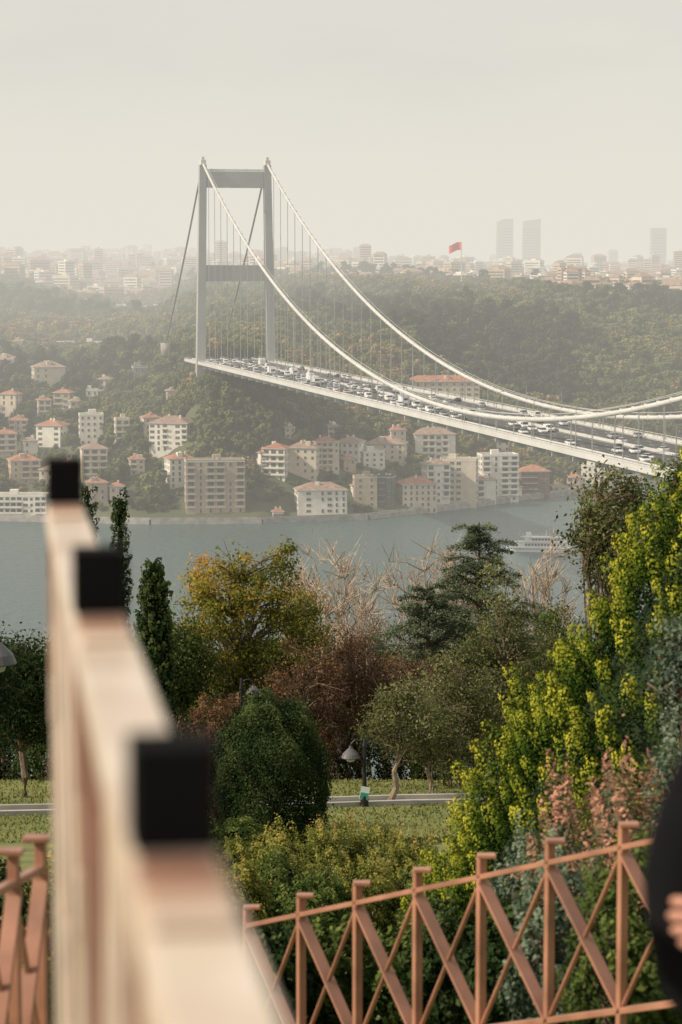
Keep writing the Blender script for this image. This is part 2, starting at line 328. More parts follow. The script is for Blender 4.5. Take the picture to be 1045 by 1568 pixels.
# ------------------------------------------------------------------ buildings
M_walls={k:mat('wall_'+k,c,.85,.08,.25) for k,c in dict(white=(.78,.73,.64),cream=(.64,.55,.43),tan=(.43,.35,.26),pink=(.55,.41,.31),grey=(.28,.28,.27),dark=(.09,.11,.11),brown=(.20,.12,.085),yellow=(.58,.47,.29)).items()}
M_roof=mat('clay_tile_roof',(.40,.18,.11),.85,.2,.5); M_roof2=mat('weathered_tile_roof',(.33,.22,.17),.85,.2,.5); M_roofg=mat('flat_roof_gravel',(.35,.33,.30),.9,.15,.4)
M_win=mat('window_glass',(.08,.085,.085),.25,.4,.5,spec=.5); M_frame=mat('window_frame',(.62,.60,.56),.7,.05,1)
foot=[]
def bld_mesh(w,dp,h,storeys,roof,seed,balc,basement=7):
    r=random.Random(seed); mb=MB(); style=r.choice(['small','small','tall','wide','mixed']); pit=r.uniform(2.7,4.2)
    mb.box((0,0,(h-basement)/2),(w,dp,h+basement),0)
    sh=h/storeys
    for side in range(4):
        L=w if side%2==0 else dp; n=max(2,int(L/pit)); ang=side*math.pi/2; off=(dp if side%2==0 else w)/2
        mb.M=Matrix.Rotation(ang,4,'Z')
        for i in range(n):
            kind=style if style!='mixed' else r.choice(['small','tall','wide'])
            blank=r.random()<.12
            ww={'small':1.1,'tall':1.0,'wide':2.1}[kind]; hf={'small':.42,'tall':.62,'wide':.45}[kind]
            for s in range(storeys):
                if blank or r.random()<.06: continue
                zc=s*sh+sh*.52; x=-L/2+(i+.5)*L/n
                mb.box((x,-off-.02,zc),(ww+.22,.12,sh*hf+.22),3); mb.box((x,-off-.06,zc),(ww,.14,sh*hf),2)
                if kind=='wide': mb.box((x,-off-.08,zc),(.09,.16,sh*hf),3)
        if balc and side%2==0:
            bx=[i for i in range(n) if r.random()<.5]
            for s in range(1,storeys):
                for i in bx:
                    x=-L/2+(i+.5)*L/n; mb.box((x,-off-.6,s*sh+.05),(L/n*.95,1.2,.18),3); mb.box((x,-off-1.15,s*sh+.6),(L/n*.95,.08,.8),0)
                    mb.box((x,-off-.1,s*sh+sh*.5),(L/n*.6,.2,sh*.7),2)
        mb.box((0,-off-.03,h-.25),(L+.1,.14,.35),3)
        mb.M=None
    if roof in('hip','hip2'):
        o=.7; rh=min(w,dp)*.24; a=w/2+o; b=dp/2+o; rl=max(0.1,(w-dp)/2) if w>=dp else .1; rb=max(.1,(dp-w)/2) if dp>w else .1
        mb.box((0,0,h+.12),(2*a,2*b,.22),3)
        z0=h+.24; z1=z0+rh
        mb.add([(-a,-b,z0),(a,-b,z0),(a,b,z0),(-a,b,z0),(-rl,-rb,z1),(rl,-rb,z1),(rl,rb,z1),(-rl,rb,z1)],[(0,1,5,4),(1,2,6,5),(2,3,7,6),(3,0,4,7),(4,5,6,7)],1)
        for k in range(2): mb.box((r.uniform(-w/4,w/4),r.uniform(-dp/5,dp/5),z0+rh*.8),(.9,.9,2.2),0)
        if r.random()<.5: mb.box((r.uniform(-w/5,w/5),-dp/4,z0+rh*.45),(2.4,dp*.3,rh*.9+.8),0)
    else:
        for sx,sy,lx,ly in ((0,-1,w,.3),(0,1,w,.3),(-1,0,.3,dp-.6),(1,0,.3,dp-.6)): mb.box((sx*(w/2-.15),sy*(dp/2-.15),h+.4),(lx,ly,.8),0)
        mb.box((0,0,h+.05),(w-.6,dp-.6,.1),1); mb.box((r.uniform(-w/4,w/4),0,h+1.4),(min(4,w/3),min(4,dp/3),2.6),0)
        for k in range(3): mb.box((r.uniform(-w/3,w/3),r.uniform(-dp/3,dp/3),h+.7),(1.2,.9,1.1),3)
    return mb
def bld(name,px0,px1,ytop,ybase,wall,roof='hip',yaw=None,balc=None,dp=None,d=None):
    px=(px0+px1)/2
    if d is None: d=hit(px,ybase)
    b,s=ray(px,ybase); x=b*d; base=EYE+s*d
    wv=(px1-px0)/F*d; h=(ybase-ytop)/F*d
    if yaw is None: yaw=random.uniform(-.5,.5)
    hh=h-(wv*.12 if roof!='flat' else .8); hh=max(hh,3)
    c=abs(math.cos(yaw)); sn=abs(math.sin(yaw)); dpp=dp or max(8,min(14,wv*.75)); w=max(5,(wv-dpp*sn)/c)
    st=max(1,round(hh/3.1))
    if balc is None: balc=(st>=3 and random.random()<.6)
    mb=bld_mesh(w,dpp,hh,st,roof,random.random(),balc)
    o=mb.obj(name,[M_walls[wall],{'hip':M_roof,'hip2':M_roof2,'flat':M_roofg}[roof],M_win,M_frame])
    o.location=(x,d+dpp/2,base); o.rotation_euler=(0,0,yaw); foot.append((x,d+dpp/2,max(w,dpp)*.55+3,h,1))
B=[('waterfront_mansion',250,300,697,748,'white','hip',.3),('stone_hotel_building',280,376,703,787,'tan','flat',.12),('apartment_building',120,165,682,737,'cream','hip2',.2),
('apartment_building',402,446,682,738,'white','hip',-.3),('apartment_building',440,490,680,736,'cream','hip2',-.15),('white_waterfront_house',450,532,741,796,'white','hip2',.15),('apartment_building',478,520,672,722,'cream','hip',.2),('apartment_building',515,560,672,708,'white','hip2',-.3),
('tan_house',540,578,728,777,'tan','flat',.1),('modern_glass_building',568,607,727,778,'dark','flat',-.2),('red_roof_house',608,670,734,786,'cream','hip',.2),
('apartment_building',646,690,706,772,'white','hip2',.25),('apartment_building',676,735,702,778,'cream','flat',-.15),('apartment_building',732,795,695,768,'white','flat',.15),('old_brown_house',794,842,716,758,'brown','hip',.1),
('red_roof_house',722,760,730,772,'white','hip2',.2),('shore_house',842,868,742,762,'cream','hip',.2),('shore_house',868,893,728,758,'pink','hip',-.2),('apartment_building',890,942,712,756,'white','flat',-.2),('shore_house',945,990,715,752,'cream','hip',.1),
('apartment_building',630,698,657,704,'white','hip2',.15),('palace_building',620,735,571,616,'cream','hip',.1),('apartment_building',560,625,672,704,'cream','hip2',-.15),
('apartment_building',228,298,640,692,'white','hip2',-.25),('apartment_building',173,199,640,682,'cream','flat',.2),('apartment_building',118,159,633,682,'white','flat',.15),('red_roof_house',55,104,646,685,'white','hip',-.3),
('red_roof_house',55,79,610,640,'cream','hip',.2),('red_roof_house',12,42,640,668,'pink','hip',.1),('red_roof_house',0,32,600,640,'cream','hip',-.3),('villa',45,100,556,598,'cream','hip2',.25),('red_roof_house',8,62,699,742,'pink','hip',.25),
('modern_waterfront_building',-30,72,757,796,'white','flat',.0),('villa',-20,30,545,582,'white','hip2',.2),('school_building',50,170,523,546,'white','flat',.05),('low_white_building',182,240,522,536,'white','flat',.0),
('red_roof_house',130,165,735,775,'tan','hip',.2),('villa',-10,26,660,700,'cream','hip',.2),('red_roof_house',82,112,598,628,'tan','hip',-.2),('villa',200,232,560,580,'grey','flat',.2),
('shore_house',940,975,690,712,'white','hip',.2),('villa',214,246,636,668,'cream','hip',.3),('apartment_building',548,590,690,716,'white','flat',.3),('small_pavilion',418,432,782,798,'cream','hip',.1),
('villa',390,420,690,722,'white','hip',.4),('villa',590,622,655,690,'cream','hip',.4),('red_roof_house',700,728,745,776,'white','hip',-.2),('red_roof_house',812,838,738,760,'yellow','hip2',.2),
('red_roof_house',520,545,700,722,'pink','hip',.3),('villa',756,782,672,692,'white','hip2',.2),('shore_house',770,800,742,768,'white','hip',.3),
('villa',104,126,612,632,'cream','hip2',.2),('red_roof_house',30,58,672,698,'white','hip2',.3),('villa',150,174,578,598,'cream','hip2',-.2),('villa',-30,4,620,650,'white','hip',.1),('red_roof_house',195,222,700,728,'cream','hip',.2),
('red_roof_house',60,88,716,742,'cream','hip2',-.2),('villa',130,150,596,614,'white','flat',.1),('villa',252,276,596,612,'cream','hip2',.2),('red_roof_house',95,118,706,730,'white','hip',.3),('villa',430,452,652,672,'cream','hip2',.3),('villa',18,40,520,540,'cream','hip2',.1),('red_roof_house',536,556,742,770,'white','hip',.2),
('villa',498,520,650,668,'white','hip2',.2),('red_roof_house',166,190,742,768,'cream','hip',.1)]
for nm,a,b_,yt,yb,wl,rf,yw in B: bld(nm,a,b_,yt,yb,wl,rf,yw)
def city(name,N,pr,dr,hr,mats,seed):
    r=random.Random(seed); mb=MB()
    for k in range(N):
        px=r.uniform(*pr); d=r.uniform(*dr)
        x=(px-522.5)/F*d; z=gfar(x,d); w=r.uniform(10,24); dp=r.uniform(10,18); h=r.uniform(*hr)*(1 if r.random()<.85 else 1.7)
        mb.M=Matrix.Translation((x,d,z))@Matrix.Rotation(r.uniform(-.6,.6),4,'Z'); mi=r.randrange(3)
        mb.box((0,0,h/2-4),(w,dp,h+8),mi)
        for s in range(int(h/3)): mb.box((0,-dp/2-.05,s*3+1.7),(w*.86,.3,1.2),3); mb.box((-w/2-.05,0,s*3+1.7),(.3,dp*.8,1.2),3); mb.box((w/2+.05,0,s*3+1.7),(.3,dp*.8,1.2),3)
        if r.random()<.55:
            a,b=w/2+.5,dp/2+.5; mb.add([(-a,-b,h+.1),(a,-b,h+.1),(a,b,h+.1),(-a,b,h+.1),(-a*.5,0,h+3.4),(a*.5,0,h+3.4)],[(0,1,5,4),(1,2,5),(2,3,4,5),(3,0,4)],4)
        else: mb.box((0,0,h+1),(w*.3,dp*.3,2),mi)
        mb.M=None
        foot.append((x,d,12,h,0))
    mb.obj(name,mats)
cm=[M_walls['white'],M_walls['cream'],M_walls['pink'],M_win,M_roof2]
city('distant_city_buildings',760,(-350,1450),(3000,5600),(10,26),cm,3)
city('hillside_district_buildings',200,(860,1350),(2180,3000),(8,16),cm,5)
city('hilltop_buildings',110,(380,900),(2300,3000),(9,16),cm,6)
city('valley_district_buildings',190,(-250,260),(2450,3300),(10,18),cm,8)
def skyscraper(px,ytop,w,kind,d=5200):
    x=(px-522.5)/F*d; z0=gfar(x,d); h=EYE+slope(ytop)*d-z0; mb=MB()
    if kind=='twin': mb.prism([(-w/2,-10),(w/2,-10),(w/2,h),(-w*.1,h-1),(-w/2*.9,h-7)],-w*.4,w*.4,0)
    elif kind=='twin2': mb.prism([(-w/2,-10),(w/2,-10),(w/2,h),(-w*.45,h-5)],-w*.4,w*.4,0)
    else:
        mb.box((0,0,h*.44),(w,w,h*.88+20),0); mb.box((0,0,h*.93),(w*.9,w*.9,h*.12),0,(.15,.15)); mb.tube([(0,0,h*.9),(0,0,h*1.03)],[.8,.3],5,1)
    for k in range(int(h*.85/6)): mb.box((0,-w*(.4 if kind[0]=='t' else .5)-.2,k*6+4),(w*.84,.6,1.6),1)
    o=mb.obj('skyscraper',[M_walls['grey'],M_win]); o.location=(x,d,z0)
skyscraper(771,335,36,'twin'); skyscraper(812,335,38,'twin2'); skyscraper(1005,349,32,'spire')
for px,yt,w,d in ((196,376,26,5400),(188,380,16,5400),(108,380,22,5300),(560,402,30,4300),(690,402,70,4600),(740,400,50,4600),(45,388,18,5300),(225,388,20,5300)):
    skyscraper(px,yt,w,'twin',d)
mb=MB()
pth=[at(120,478,2250),at(165,474,2250),at(205,472,2200),at(250,468,2300)]
for p in pth: p.z=gfar(p.x,p.y)+3
mb.add([p+Vector((0,-40,-1)) for p in pth]+[p+Vector((0,55,3)) for p in pth],[(i,i+1,5+i,4+i) for i in range(3)],0); mb.obj('highway_road',[M_conc])
for i in range(46):
    u=random.random()*2.95; k=int(u); f=u-k; v=random.choice([-.8,-.5,-.2,.1,.4,.7])
    lo=pth[k].lerp(pth[k+1],f)+Vector((0,-40,-1)); hi=pth[k].lerp(pth[k+1],f)+Vector((0,55,3)); q=lo.lerp(hi,(v+1)/2)
    nm,me=meshes[random.choice([0,1,2,9,10,8])]; ob=link(bpy.data.objects.new(nm,me)); ob.location=q+Vector((0,0,.1)); ob.rotation_euler=(0,0,random.uniform(-.1,.1))
foot.append((pth[1].x,2240,60,1,0)); foot.append((pth[2].x,2230,60,1,0))
fp=at(707,432,2150); ft=at(707,370,2150); mb=MB(); mb.tube([(fp.x,fp.y,gfar(fp.x,fp.y)-2),ft],[.6,.35],6,0)
M_red=mat('flag_red',(.75,.02,.03),.8,.1,.2)
g=[(ft.x-11*u+0,ft.y+1.2*math.sin(u*6),ft.z-.5-v*7.0-2.4*u+.8*math.sin(u*5)) for v in (0,.5,1) for u in np.linspace(0,1,8)]
mb.add(g,[(j*8+i,j*8+i+1,(j+1)*8+i+1,(j+1)*8+i) for j in range(2) for i in range(7)],1)
mb.obj('flag_pole',[M_steel,M_red])
# ------------------------------------------------------------------ distant forest
def proto(name,m,seed,n=300,tall=1.0,leaf=.19):
    r=np.random.default_rng(seed); K=13
    cl=r.normal(size=(K,3)); cl/=np.linalg.norm(cl,axis=1)[:,None]; cl*=r.uniform(.35,1,size=(K,1)); cl*=np.array([.40,.40,.36*tall]); cl[:,2]+=.60*tall
    ct=r.uniform(0,.35,size=K)
    i=r.integers(0,K,n); of=unit(r.normal(size=(n,3)))*r.uniform(.5,1,(n,1)); C=cl[i]+of*.17
    out=of+.8*unit(C-np.array([0,0,.5*tall])); U,V=frames(out,leaf,.8,.35)
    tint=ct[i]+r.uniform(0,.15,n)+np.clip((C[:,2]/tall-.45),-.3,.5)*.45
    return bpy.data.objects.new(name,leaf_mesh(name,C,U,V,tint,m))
def scatter(name,pts,sizes,ob):
    N=len(pts); a=rng.uniform(0,2*np.pi,N); s=np.array(sizes)/2
    co=np.empty((N,4,3)); P=np.array(pts)
    for k in range(4):
        an=a+k*np.pi/2+np.pi/4; co[:,k,0]=P[:,0]+np.cos(an)*s*1.4142; co[:,k,1]=P[:,1]+np.sin(an)*s*1.4142; co[:,k,2]=P[:,2]
    me=bpy.data.meshes.new(name); me.from_pydata(co.reshape(-1,3).tolist(),[],[(4*i,4*i+1,4*i+2,4*i+3) for i in range(N)])
    o=link(bpy.data.objects.new(name,me)); o.instance_type='FACES'; o.use_instance_faces_scale=True; o.instance_faces_scale=1.0
    o.show_instancer_for_render=False; o.show_instancer_for_viewport=False
    link(ob,o)
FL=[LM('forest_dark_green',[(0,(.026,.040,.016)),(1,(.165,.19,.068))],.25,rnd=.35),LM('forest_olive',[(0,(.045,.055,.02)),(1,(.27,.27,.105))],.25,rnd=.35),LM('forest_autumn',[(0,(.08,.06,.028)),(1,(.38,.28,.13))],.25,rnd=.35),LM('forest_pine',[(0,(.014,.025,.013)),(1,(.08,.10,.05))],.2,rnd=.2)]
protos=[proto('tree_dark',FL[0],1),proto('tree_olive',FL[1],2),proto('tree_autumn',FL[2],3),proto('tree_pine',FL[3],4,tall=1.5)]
P=[[] for _ in range(4)]; S=[[] for _ in range(4)]
fx=np.array([f[0] for f in foot]); fy_=np.array([f[1] for f in foot]); fr=np.array([f[2] for f in foot]); fk=np.array([f[4] for f in foot])
def add_forest(N,pr,dr,size,pw=1.0):
    for k in range(N):
        px=random.uniform(*pr); d=dr[0]+(dr[1]-dr[0])*random.random()**pw
        x=(px-522.5)/F*d; sd=float(np.interp(px,SHP,SHD))
        if d<sd+8: continue
        z=gfar(x,d)
        dx=fx-x; dy=fy_-d
        if np.any((dx*dx+dy*dy)<fr*fr): continue
        sc=1.0
        if np.any((np.abs(dx)<fr*.9)&(dy>0)&(dy<40)&(fk>0)):
            if random.random()<.45: continue
            sc=.42
        sz=size*random.uniform(.6,1.3)*sc
        rel=Vector((x-BX,d-BY,0)); t=rel.dot(A); o=abs(rel.dot(R))
        if o<22 and t>T0-10 and z+sz*1.1>ZD-3:
            sz=(ZD-4-z)/1.2
            if sz<2.5: continue
        nv=math.sin(x*.012+1)*math.cos(d*.009)+random.gauss(0,.4)+.25*math.sin(x*.05+d*.03)+(.1 if px<480 else 0)
        shade = 640<px<880 and 1480<d<1850
        if shade and random.random()<.9: v=random.choice([0,3,3])  # hillside shadow painted in by picking darker tree kinds
        else: v=2 if nv>1.05 else (1 if nv>.0 else (0 if nv>-.9 else 3))
        P[v].append((x,d,z-.8)); S[v].append(sz)
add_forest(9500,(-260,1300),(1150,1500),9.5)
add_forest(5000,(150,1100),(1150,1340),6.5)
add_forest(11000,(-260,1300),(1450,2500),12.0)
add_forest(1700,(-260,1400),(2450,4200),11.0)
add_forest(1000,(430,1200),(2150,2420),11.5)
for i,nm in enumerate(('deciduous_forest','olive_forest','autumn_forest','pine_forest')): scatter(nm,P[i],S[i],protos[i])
# ------------------------------------------------------------------ ferry
fm=MB(); M_hull=mat('ferry_hull_white',(.78,.78,.76),.5,.05,.3)
def outline(L,W,z,fr_=.28):
    return [(-L/2,0,z),(-L/2+L*fr_*.4,-W*.36,z),(-L/2+L*fr_,-W/2,z),(L/2-1,-W/2,z),(L/2,-W*.4,z),(L/2,W*.4,z),(L/2-1,W/2,z),(-L/2+L*fr_,W/2,z),(-L/2+L*fr_*.4,W*.36,z)]
def slab(L,W,z0,z1,mi,x=0,L2=None):
    a=outline(L,W,z0); b=outline(L2 or L,W,z1); n=len(a); vs=[(p[0]+x,p[1],p[2]) for p in a+b]
    fm.add(vs,[tuple(range(n-1,-1,-1)),tuple(range(n,2*n))]+[(i,(i+1)%n,n+(i+1)%n,n+i) for i in range(n)],mi)
slab(26,6.2,-.6,1.8,0,0,29); slab(23,5.6,1.8,4.0,0,.8); slab(24,6.2,4.0,4.2,0,.8); slab(17,4.8,4.2,6.0,0,2.2); slab(20,6,6.0,6.2,0,1.6)
fm.box((-4.6,0,7.1),(2.6,3.2,1.8),0,(.8,.85)); fm.box((-5.7,0,7.3),(.5,2.6,.8),1); fm.tube([(3,0,6.2),(3,0,9.5)],[.25,.08],5,0); fm.box((6,0,7),(1.5,1.5,1.6),2,(.8,.8))
for i in range(13):
    for s in (-1,1): fm.box((-5.5+i*1.35,s*2.82,3.0),(.9,.1,.9),1)
for i in range(9):
    for s in (-1,1): fm.box((-2.5+i*1.35,s*2.42,5.2),(.95,.1,.8),1)
for s in (-1,1): fm.beam((-9,s*3,7.0),(11,s*3,7.0),(0,0,1),.08,.08,0); fm.box((1,s*3.1,1.2),(24,.12,.3),2)
for i in range(11):
    for s in (-1,1): fm.beam((-9+i*2,s*3,6.2),(-9+i*2,s*3,7.0),(1,0,0),.07,.07,0)
o=fm.obj('passenger_ferry',[M_hull,M_win,M_walls['dark']]); q=at(826,845,1030); o.location=(q.x,q.y,0.1); o.rotation_euler=(0,0,-.12)
# ------------------------------------------------------------------ near vegetation
def build_tree(name,px,d,ytop,wpx,hbot,m,nclump=110,nleaf=90,leaf=.16,cr=.38,bark=M_bark,lean=(0,0),holes=.0,stems=1,bare=False,tb=.13,twig=1.0,bias=0,sh=0):
    x=(px-522.5)/F*d; g=gnear(x,d); top=EYE+slope(ytop)*d; H=top-g; rx=wpx/F*d/2; root=empty(name,(x,d,g-.1))
    cb=EYE+slope(hbot)*d-g; cz_=(H+cb)/2; rz=(H-cb)/2
    cl=rng.normal(size=(nclump,3)); cl/=np.linalg.norm(cl,axis=1)[:,None]; rr=rng.uniform(.35,1,size=(nclump,1))**.6
    lump=1+.22*np.sin(cl[:,0:1]*5+px)+.18*np.sin(cl[:,2:3]*7+cl[:,1:2]*4+px*.3)
    cl=cl*rr*lump*.92*np.array([rx-cr*.5,rx-cr*.5,rz-cr*.4]); cl[:,2]+=cz_; cl[:,0]+=lean[0]; cl[:,1]+=lean[1]
    mb=MB(); r0=tb*H/8+.05
    if bare: r0*=.5
    starts=[]
    for s in range(stems):
        ox=(s-(stems-1)/2)*.35; k=[Vector((ox,0,0))]; top_=Vector((lean[0]+ox*2.2,lean[1],cz_+rz*.45))
        for i in range(1,7):
            u=i/6; p=Vector((ox,0,0)).lerp(top_,u); p+=Vector((random.gauss(0,.12),random.gauss(0,.12),0))*min(1,H/6); k.append(p)
        mb.tube(k,[r0*(1-.82*i/6)/math.sqrt(stems) for i in range(7)],7,0); starts.append(k)
    for c in cl:
        c=Vector(c); k=random.choice(starts); cand=[p for p in k if p.z<c.z-.1*rz] or [k[1]]
        st=cand[-1] if random.random()<.6 else random.choice(cand[len(cand)//2:])
        mid=st.lerp(c,.5)+Vector((random.gauss(0,.1),random.gauss(0,.1),.12*(c-st).length))
        mb.tube([st,mid,c],[r0*.28,r0*.15,max(.008,r0*.05)],4,0,False)
        for q in range(3 if not bare else 8):
            e=c+Vector((random.gauss(0,cr),random.gauss(0,cr),random.gauss(0,cr)+(cr*.9 if bare else 0))); mb.tube([mid.lerp(c,random.uniform(.3,1)),e],[.012*twig,.006*twig],3,0,False)
    mb.obj('trunk_and_limbs',[bark],root)
    if nleaf:
        i=np.repeat(np.arange(nclump),nleaf); N=len(i); keep=rng.uniform(size=nclump)>holes
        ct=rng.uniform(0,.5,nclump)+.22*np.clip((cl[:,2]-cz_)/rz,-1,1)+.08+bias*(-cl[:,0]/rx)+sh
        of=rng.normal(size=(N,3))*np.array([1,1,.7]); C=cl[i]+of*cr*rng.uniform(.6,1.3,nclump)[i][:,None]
        C[:,2]=np.maximum(C[:,2],.1); out=unit(of)+.7*unit(C-np.array([lean[0],lean[1],cz_-.3*rz])); sel=keep[i]; C=C[sel]; i=i[sel]; U,V=frames(out[sel],leaf,.6,.6)
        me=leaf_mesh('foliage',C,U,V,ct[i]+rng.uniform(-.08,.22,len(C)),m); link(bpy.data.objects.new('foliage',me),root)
    return root
def shrub(name,px,d,ytop,wpx,m,n=9000,leaf=.1,lump=.12,tintup=.25,x=None,ry=None,base=.25):
    if x is None: x=(px-522.5)/F*d
    g=gnear(x,d); top=EYE+slope(ytop)*d; H=max(.3,top-g); rx=wpx/F*d/2; ry=ry or rx
    root=empty(name,(x,d,g))
    u=unit(rng.normal(size=(n,3))); ph=px*.7
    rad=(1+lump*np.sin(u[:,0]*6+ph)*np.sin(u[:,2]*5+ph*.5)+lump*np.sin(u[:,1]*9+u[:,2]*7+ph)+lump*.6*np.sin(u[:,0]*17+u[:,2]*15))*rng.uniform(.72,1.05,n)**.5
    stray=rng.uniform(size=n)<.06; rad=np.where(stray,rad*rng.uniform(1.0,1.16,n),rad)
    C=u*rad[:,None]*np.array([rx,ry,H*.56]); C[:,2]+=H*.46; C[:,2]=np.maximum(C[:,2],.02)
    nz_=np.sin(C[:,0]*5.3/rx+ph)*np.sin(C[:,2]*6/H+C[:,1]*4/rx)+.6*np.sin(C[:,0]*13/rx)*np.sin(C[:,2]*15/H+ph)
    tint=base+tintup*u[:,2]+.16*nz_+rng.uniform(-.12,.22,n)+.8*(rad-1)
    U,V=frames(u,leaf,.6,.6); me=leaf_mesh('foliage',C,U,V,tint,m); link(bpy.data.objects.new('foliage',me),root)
    mb=MB()
    for k in range(9):
        a=random.uniform(0,6.28); e=Vector((math.cos(a)*rx*.7,math.sin(a)*ry*.7,H*random.uniform(.5,.85))); mb.tube([(0,0,-.1),e*.5+Vector((0,0,.1*H)),e],[.05*H**.5,.03,.008],5,0)
    mb.obj('stems',[M_bark],root); return root
def cedar(name,px,d,ytop,wpx,m,leaf=.13):
    x=(px-522.5)/F*d; g=gnear(x,d); top=EYE+slope(ytop)*d; H=top-g; R0=wpx/F*d/2; root=empty(name,(x,d,g-.1)); mb=MB(); mb.tube([(0,0,0),(.1,0,H*.5),(0,0,H)],[.3,.17,.03],8,0)
    Cs=[];Ts=[];Os=[]
    z=H*.25
    while z<H*.99:
        f=(z/H-.25)/.75; L=R0*(1-f)**.48+.15
        for k in range(5):
            a=random.uniform(0,6.28); l=L*random.uniform(.4,1.15); dr=random.uniform(.0,.4)*l
            p0=Vector((0,0,z)); p1=Vector((math.cos(a)*l*.55,math.sin(a)*l*.55,z+dr)); p2=Vector((math.cos(a)*l,math.sin(a)*l,z+dr*.8-.04*l)); mb.tube([p0,p1,p2],[.06*(1-f)+.015,.035,.008],4,0,False)
            n=int(230*l+30); u=rng.uniform(.15,1,n); w=(1-u*.75)*l*.28
            q=np.where(u[:,None]<.55,np.array(p0)+(np.array(p1)-np.array(p0))*(u[:,None]/.55),np.array(p1)+(np.array(p2)-np.array(p1))*((u[:,None]-.55)/.45))
            sx=np.array([-math.sin(a),math.cos(a),0]); q=q+sx*(rng.normal(size=(n,1))*w[:,None]); q[:,2]+=rng.normal(size=n)*.07-.03; Cs.append(q); Ts.append(np.full(n,random.uniform(.15,.75))+rng.uniform(-.12,.2,n)); Os.append(np.tile([0,0,1.0],(n,1)))
        z+=random.uniform(.26,.44)
    C=np.vstack(Cs); T=np.concatenate(Ts); U,V=frames(np.vstack(Os),leaf,.4,.6); link(bpy.data.objects.new('foliage',leaf_mesh('foliage',C,U,V,T,m)),root); mb.obj('trunk_and_limbs',[M_bark],root)
def cypress(name,x,d,base_z,H,R0,pw,m,nl,per,ls,leaf,fat=.32,up=1.0):
    root=empty(name,(x,d,base_z))
    hs=np.sort(1-np.sqrt(rng.uniform(0,1,nl)))if pw<2 else np.sort(rng.uniform(0,1,nl))
    hs=(hs**.92)*.99; n=len(hs); a=(np.arange(n)*2.39996+rng.normal(size=n)*.12)
    rr=R0*(1-hs**pw)*(1+.04*np.sin(a*5+hs*14)+.035*np.sin(a*11-hs*23)+rng.normal(size=n)*.018)
    B_=np.stack([np.cos(a)*rr,np.sin(a)*rr,hs*H],1); out=np.stack([np.cos(a),np.sin(a),np.zeros(n)],1)
    i=np.repeat(np.arange(n),per); N=len(i); v=rng.uniform(0,1,N)**.8; sz=rng.uniform(.7,1.3,n)[i]*ls
    wid=fat*np.sqrt(np.maximum(.01,np.sin(np.pi*np.clip(v*.82+.10,0,1))))*(1-.35*v)
    axis=unit(out*.60+np.array([0,0,up])+rng.normal(size=(n,3))*.12)
    off=unit(rng.normal(size=(N,3))); off=unit(off-axis[i]*(off*axis[i]).sum(1)[:,None]*.8)
    C=B_[i]+axis[i]*(v*sz)[:,None]+off*(wid*sz*rng.uniform(.82,1,N))[:,None]
    od=(off*out[i]).sum(1); lt=rng.uniform(-.10,.12,n)[i]
    tint=-.12+.90*v**1.2+.22*od+lt+rng.uniform(-.05,.05,N)  # tips brightened and bases darkened, painting lit tufts with shadow gaps
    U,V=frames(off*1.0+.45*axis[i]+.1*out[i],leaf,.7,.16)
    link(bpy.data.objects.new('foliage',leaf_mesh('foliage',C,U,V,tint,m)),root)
    mb=MB(); mb.lathe((0,0,0),[(R0*.96*(1-k**pw)+.01,k*H) for k in np.linspace(0,.97,14)],28,0); mb.tube([(0,0,-.3),(0,0,H*.9)],[R0*.06,.02],8,1)  # dark cone paints the shade between tufts; the trunk stands inside it
    mb.obj('shade_core_and_trunk',[M_inner,M_bark],root)
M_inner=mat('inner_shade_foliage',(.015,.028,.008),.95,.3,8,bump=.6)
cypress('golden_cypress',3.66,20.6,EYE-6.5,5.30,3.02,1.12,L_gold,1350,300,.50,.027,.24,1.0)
cypress('slender_cypress',at(236,900,60).x,60,gnear(0,60),EYE+slope(872)*60-gnear(0,60),.32,3.5,L_dark,300,60,.45,.09)
for px,yt,d in ((134,748,40),(184,760,42)): cypress('slender_cypress',at(px,800,d).x,d,gnear(0,d),EYE+slope(yt)*d-gnear(0,d),.09,5,L_dark,300,50,.22,.045)
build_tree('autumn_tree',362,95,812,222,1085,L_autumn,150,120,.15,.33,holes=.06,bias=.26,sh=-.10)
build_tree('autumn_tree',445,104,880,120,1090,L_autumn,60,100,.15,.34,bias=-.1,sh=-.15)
for px,d,yt,w,hb in ((505,112,822,175,1000),(640,118,822,130,1000),(835,118,828,140,1000),(560,108,876,120,1040),(455,116,846,110,1000),(700,116,836,110,1000)):
    build_tree('bare_tree',px,d,yt,w,hb,L_olive,46,0,bark=M_barkp,cr=.42,bare=True,stems=2,twig=1.8)
cedar('cedar_tree',735,108,796,300,L_cedar)
cedar('cedar_tree',655,104,886,250,L_cedar)
build_tree('olive_tree',775,92,890,190,1190,L_olive,150,120,.13,.33)
build_tree('olive_tree',700,86,985,190,1180,L_olive,110,100,.12,.3,holes=.1,stems=2)
build_tree('leaning_tree',598,78,1030,150,1165,L_olive,60,110,.11,.28,lean=(.6,0),holes=.05,bark=M_barkm)
build_tree('leaning_tree',664,82,1050,130,1180,L_olive,60,110,.11,.28,lean=(-.45,0),bark=M_barkm)
build_tree('purple_plum_tree',535,98,955,190,1140,L_purple,110,80,.12,.34,holes=.15)
build_tree('purple_plum_tree',640,100,985,170,1120,L_purple,90,80,.12,.34,holes=.15)
build_tree('purple_plum_tree',470,92,975,140,1150,L_purple,70,80,.12,.34,holes=.1)
build_tree('evergreen_tree',30,80,955,150,1135,L_dark,120,120,.13,.33)
build_tree('evergreen_tree',-60,76,930,160,1140,L_dark,90,110,.13,.33)
build_tree('evergreen_tree',272,92,930,110,1100,L_green,100,120,.13,.33)
build_tree('evergreen_tree',215,90,975,120,1120,L_green,80,110,.13,.33)
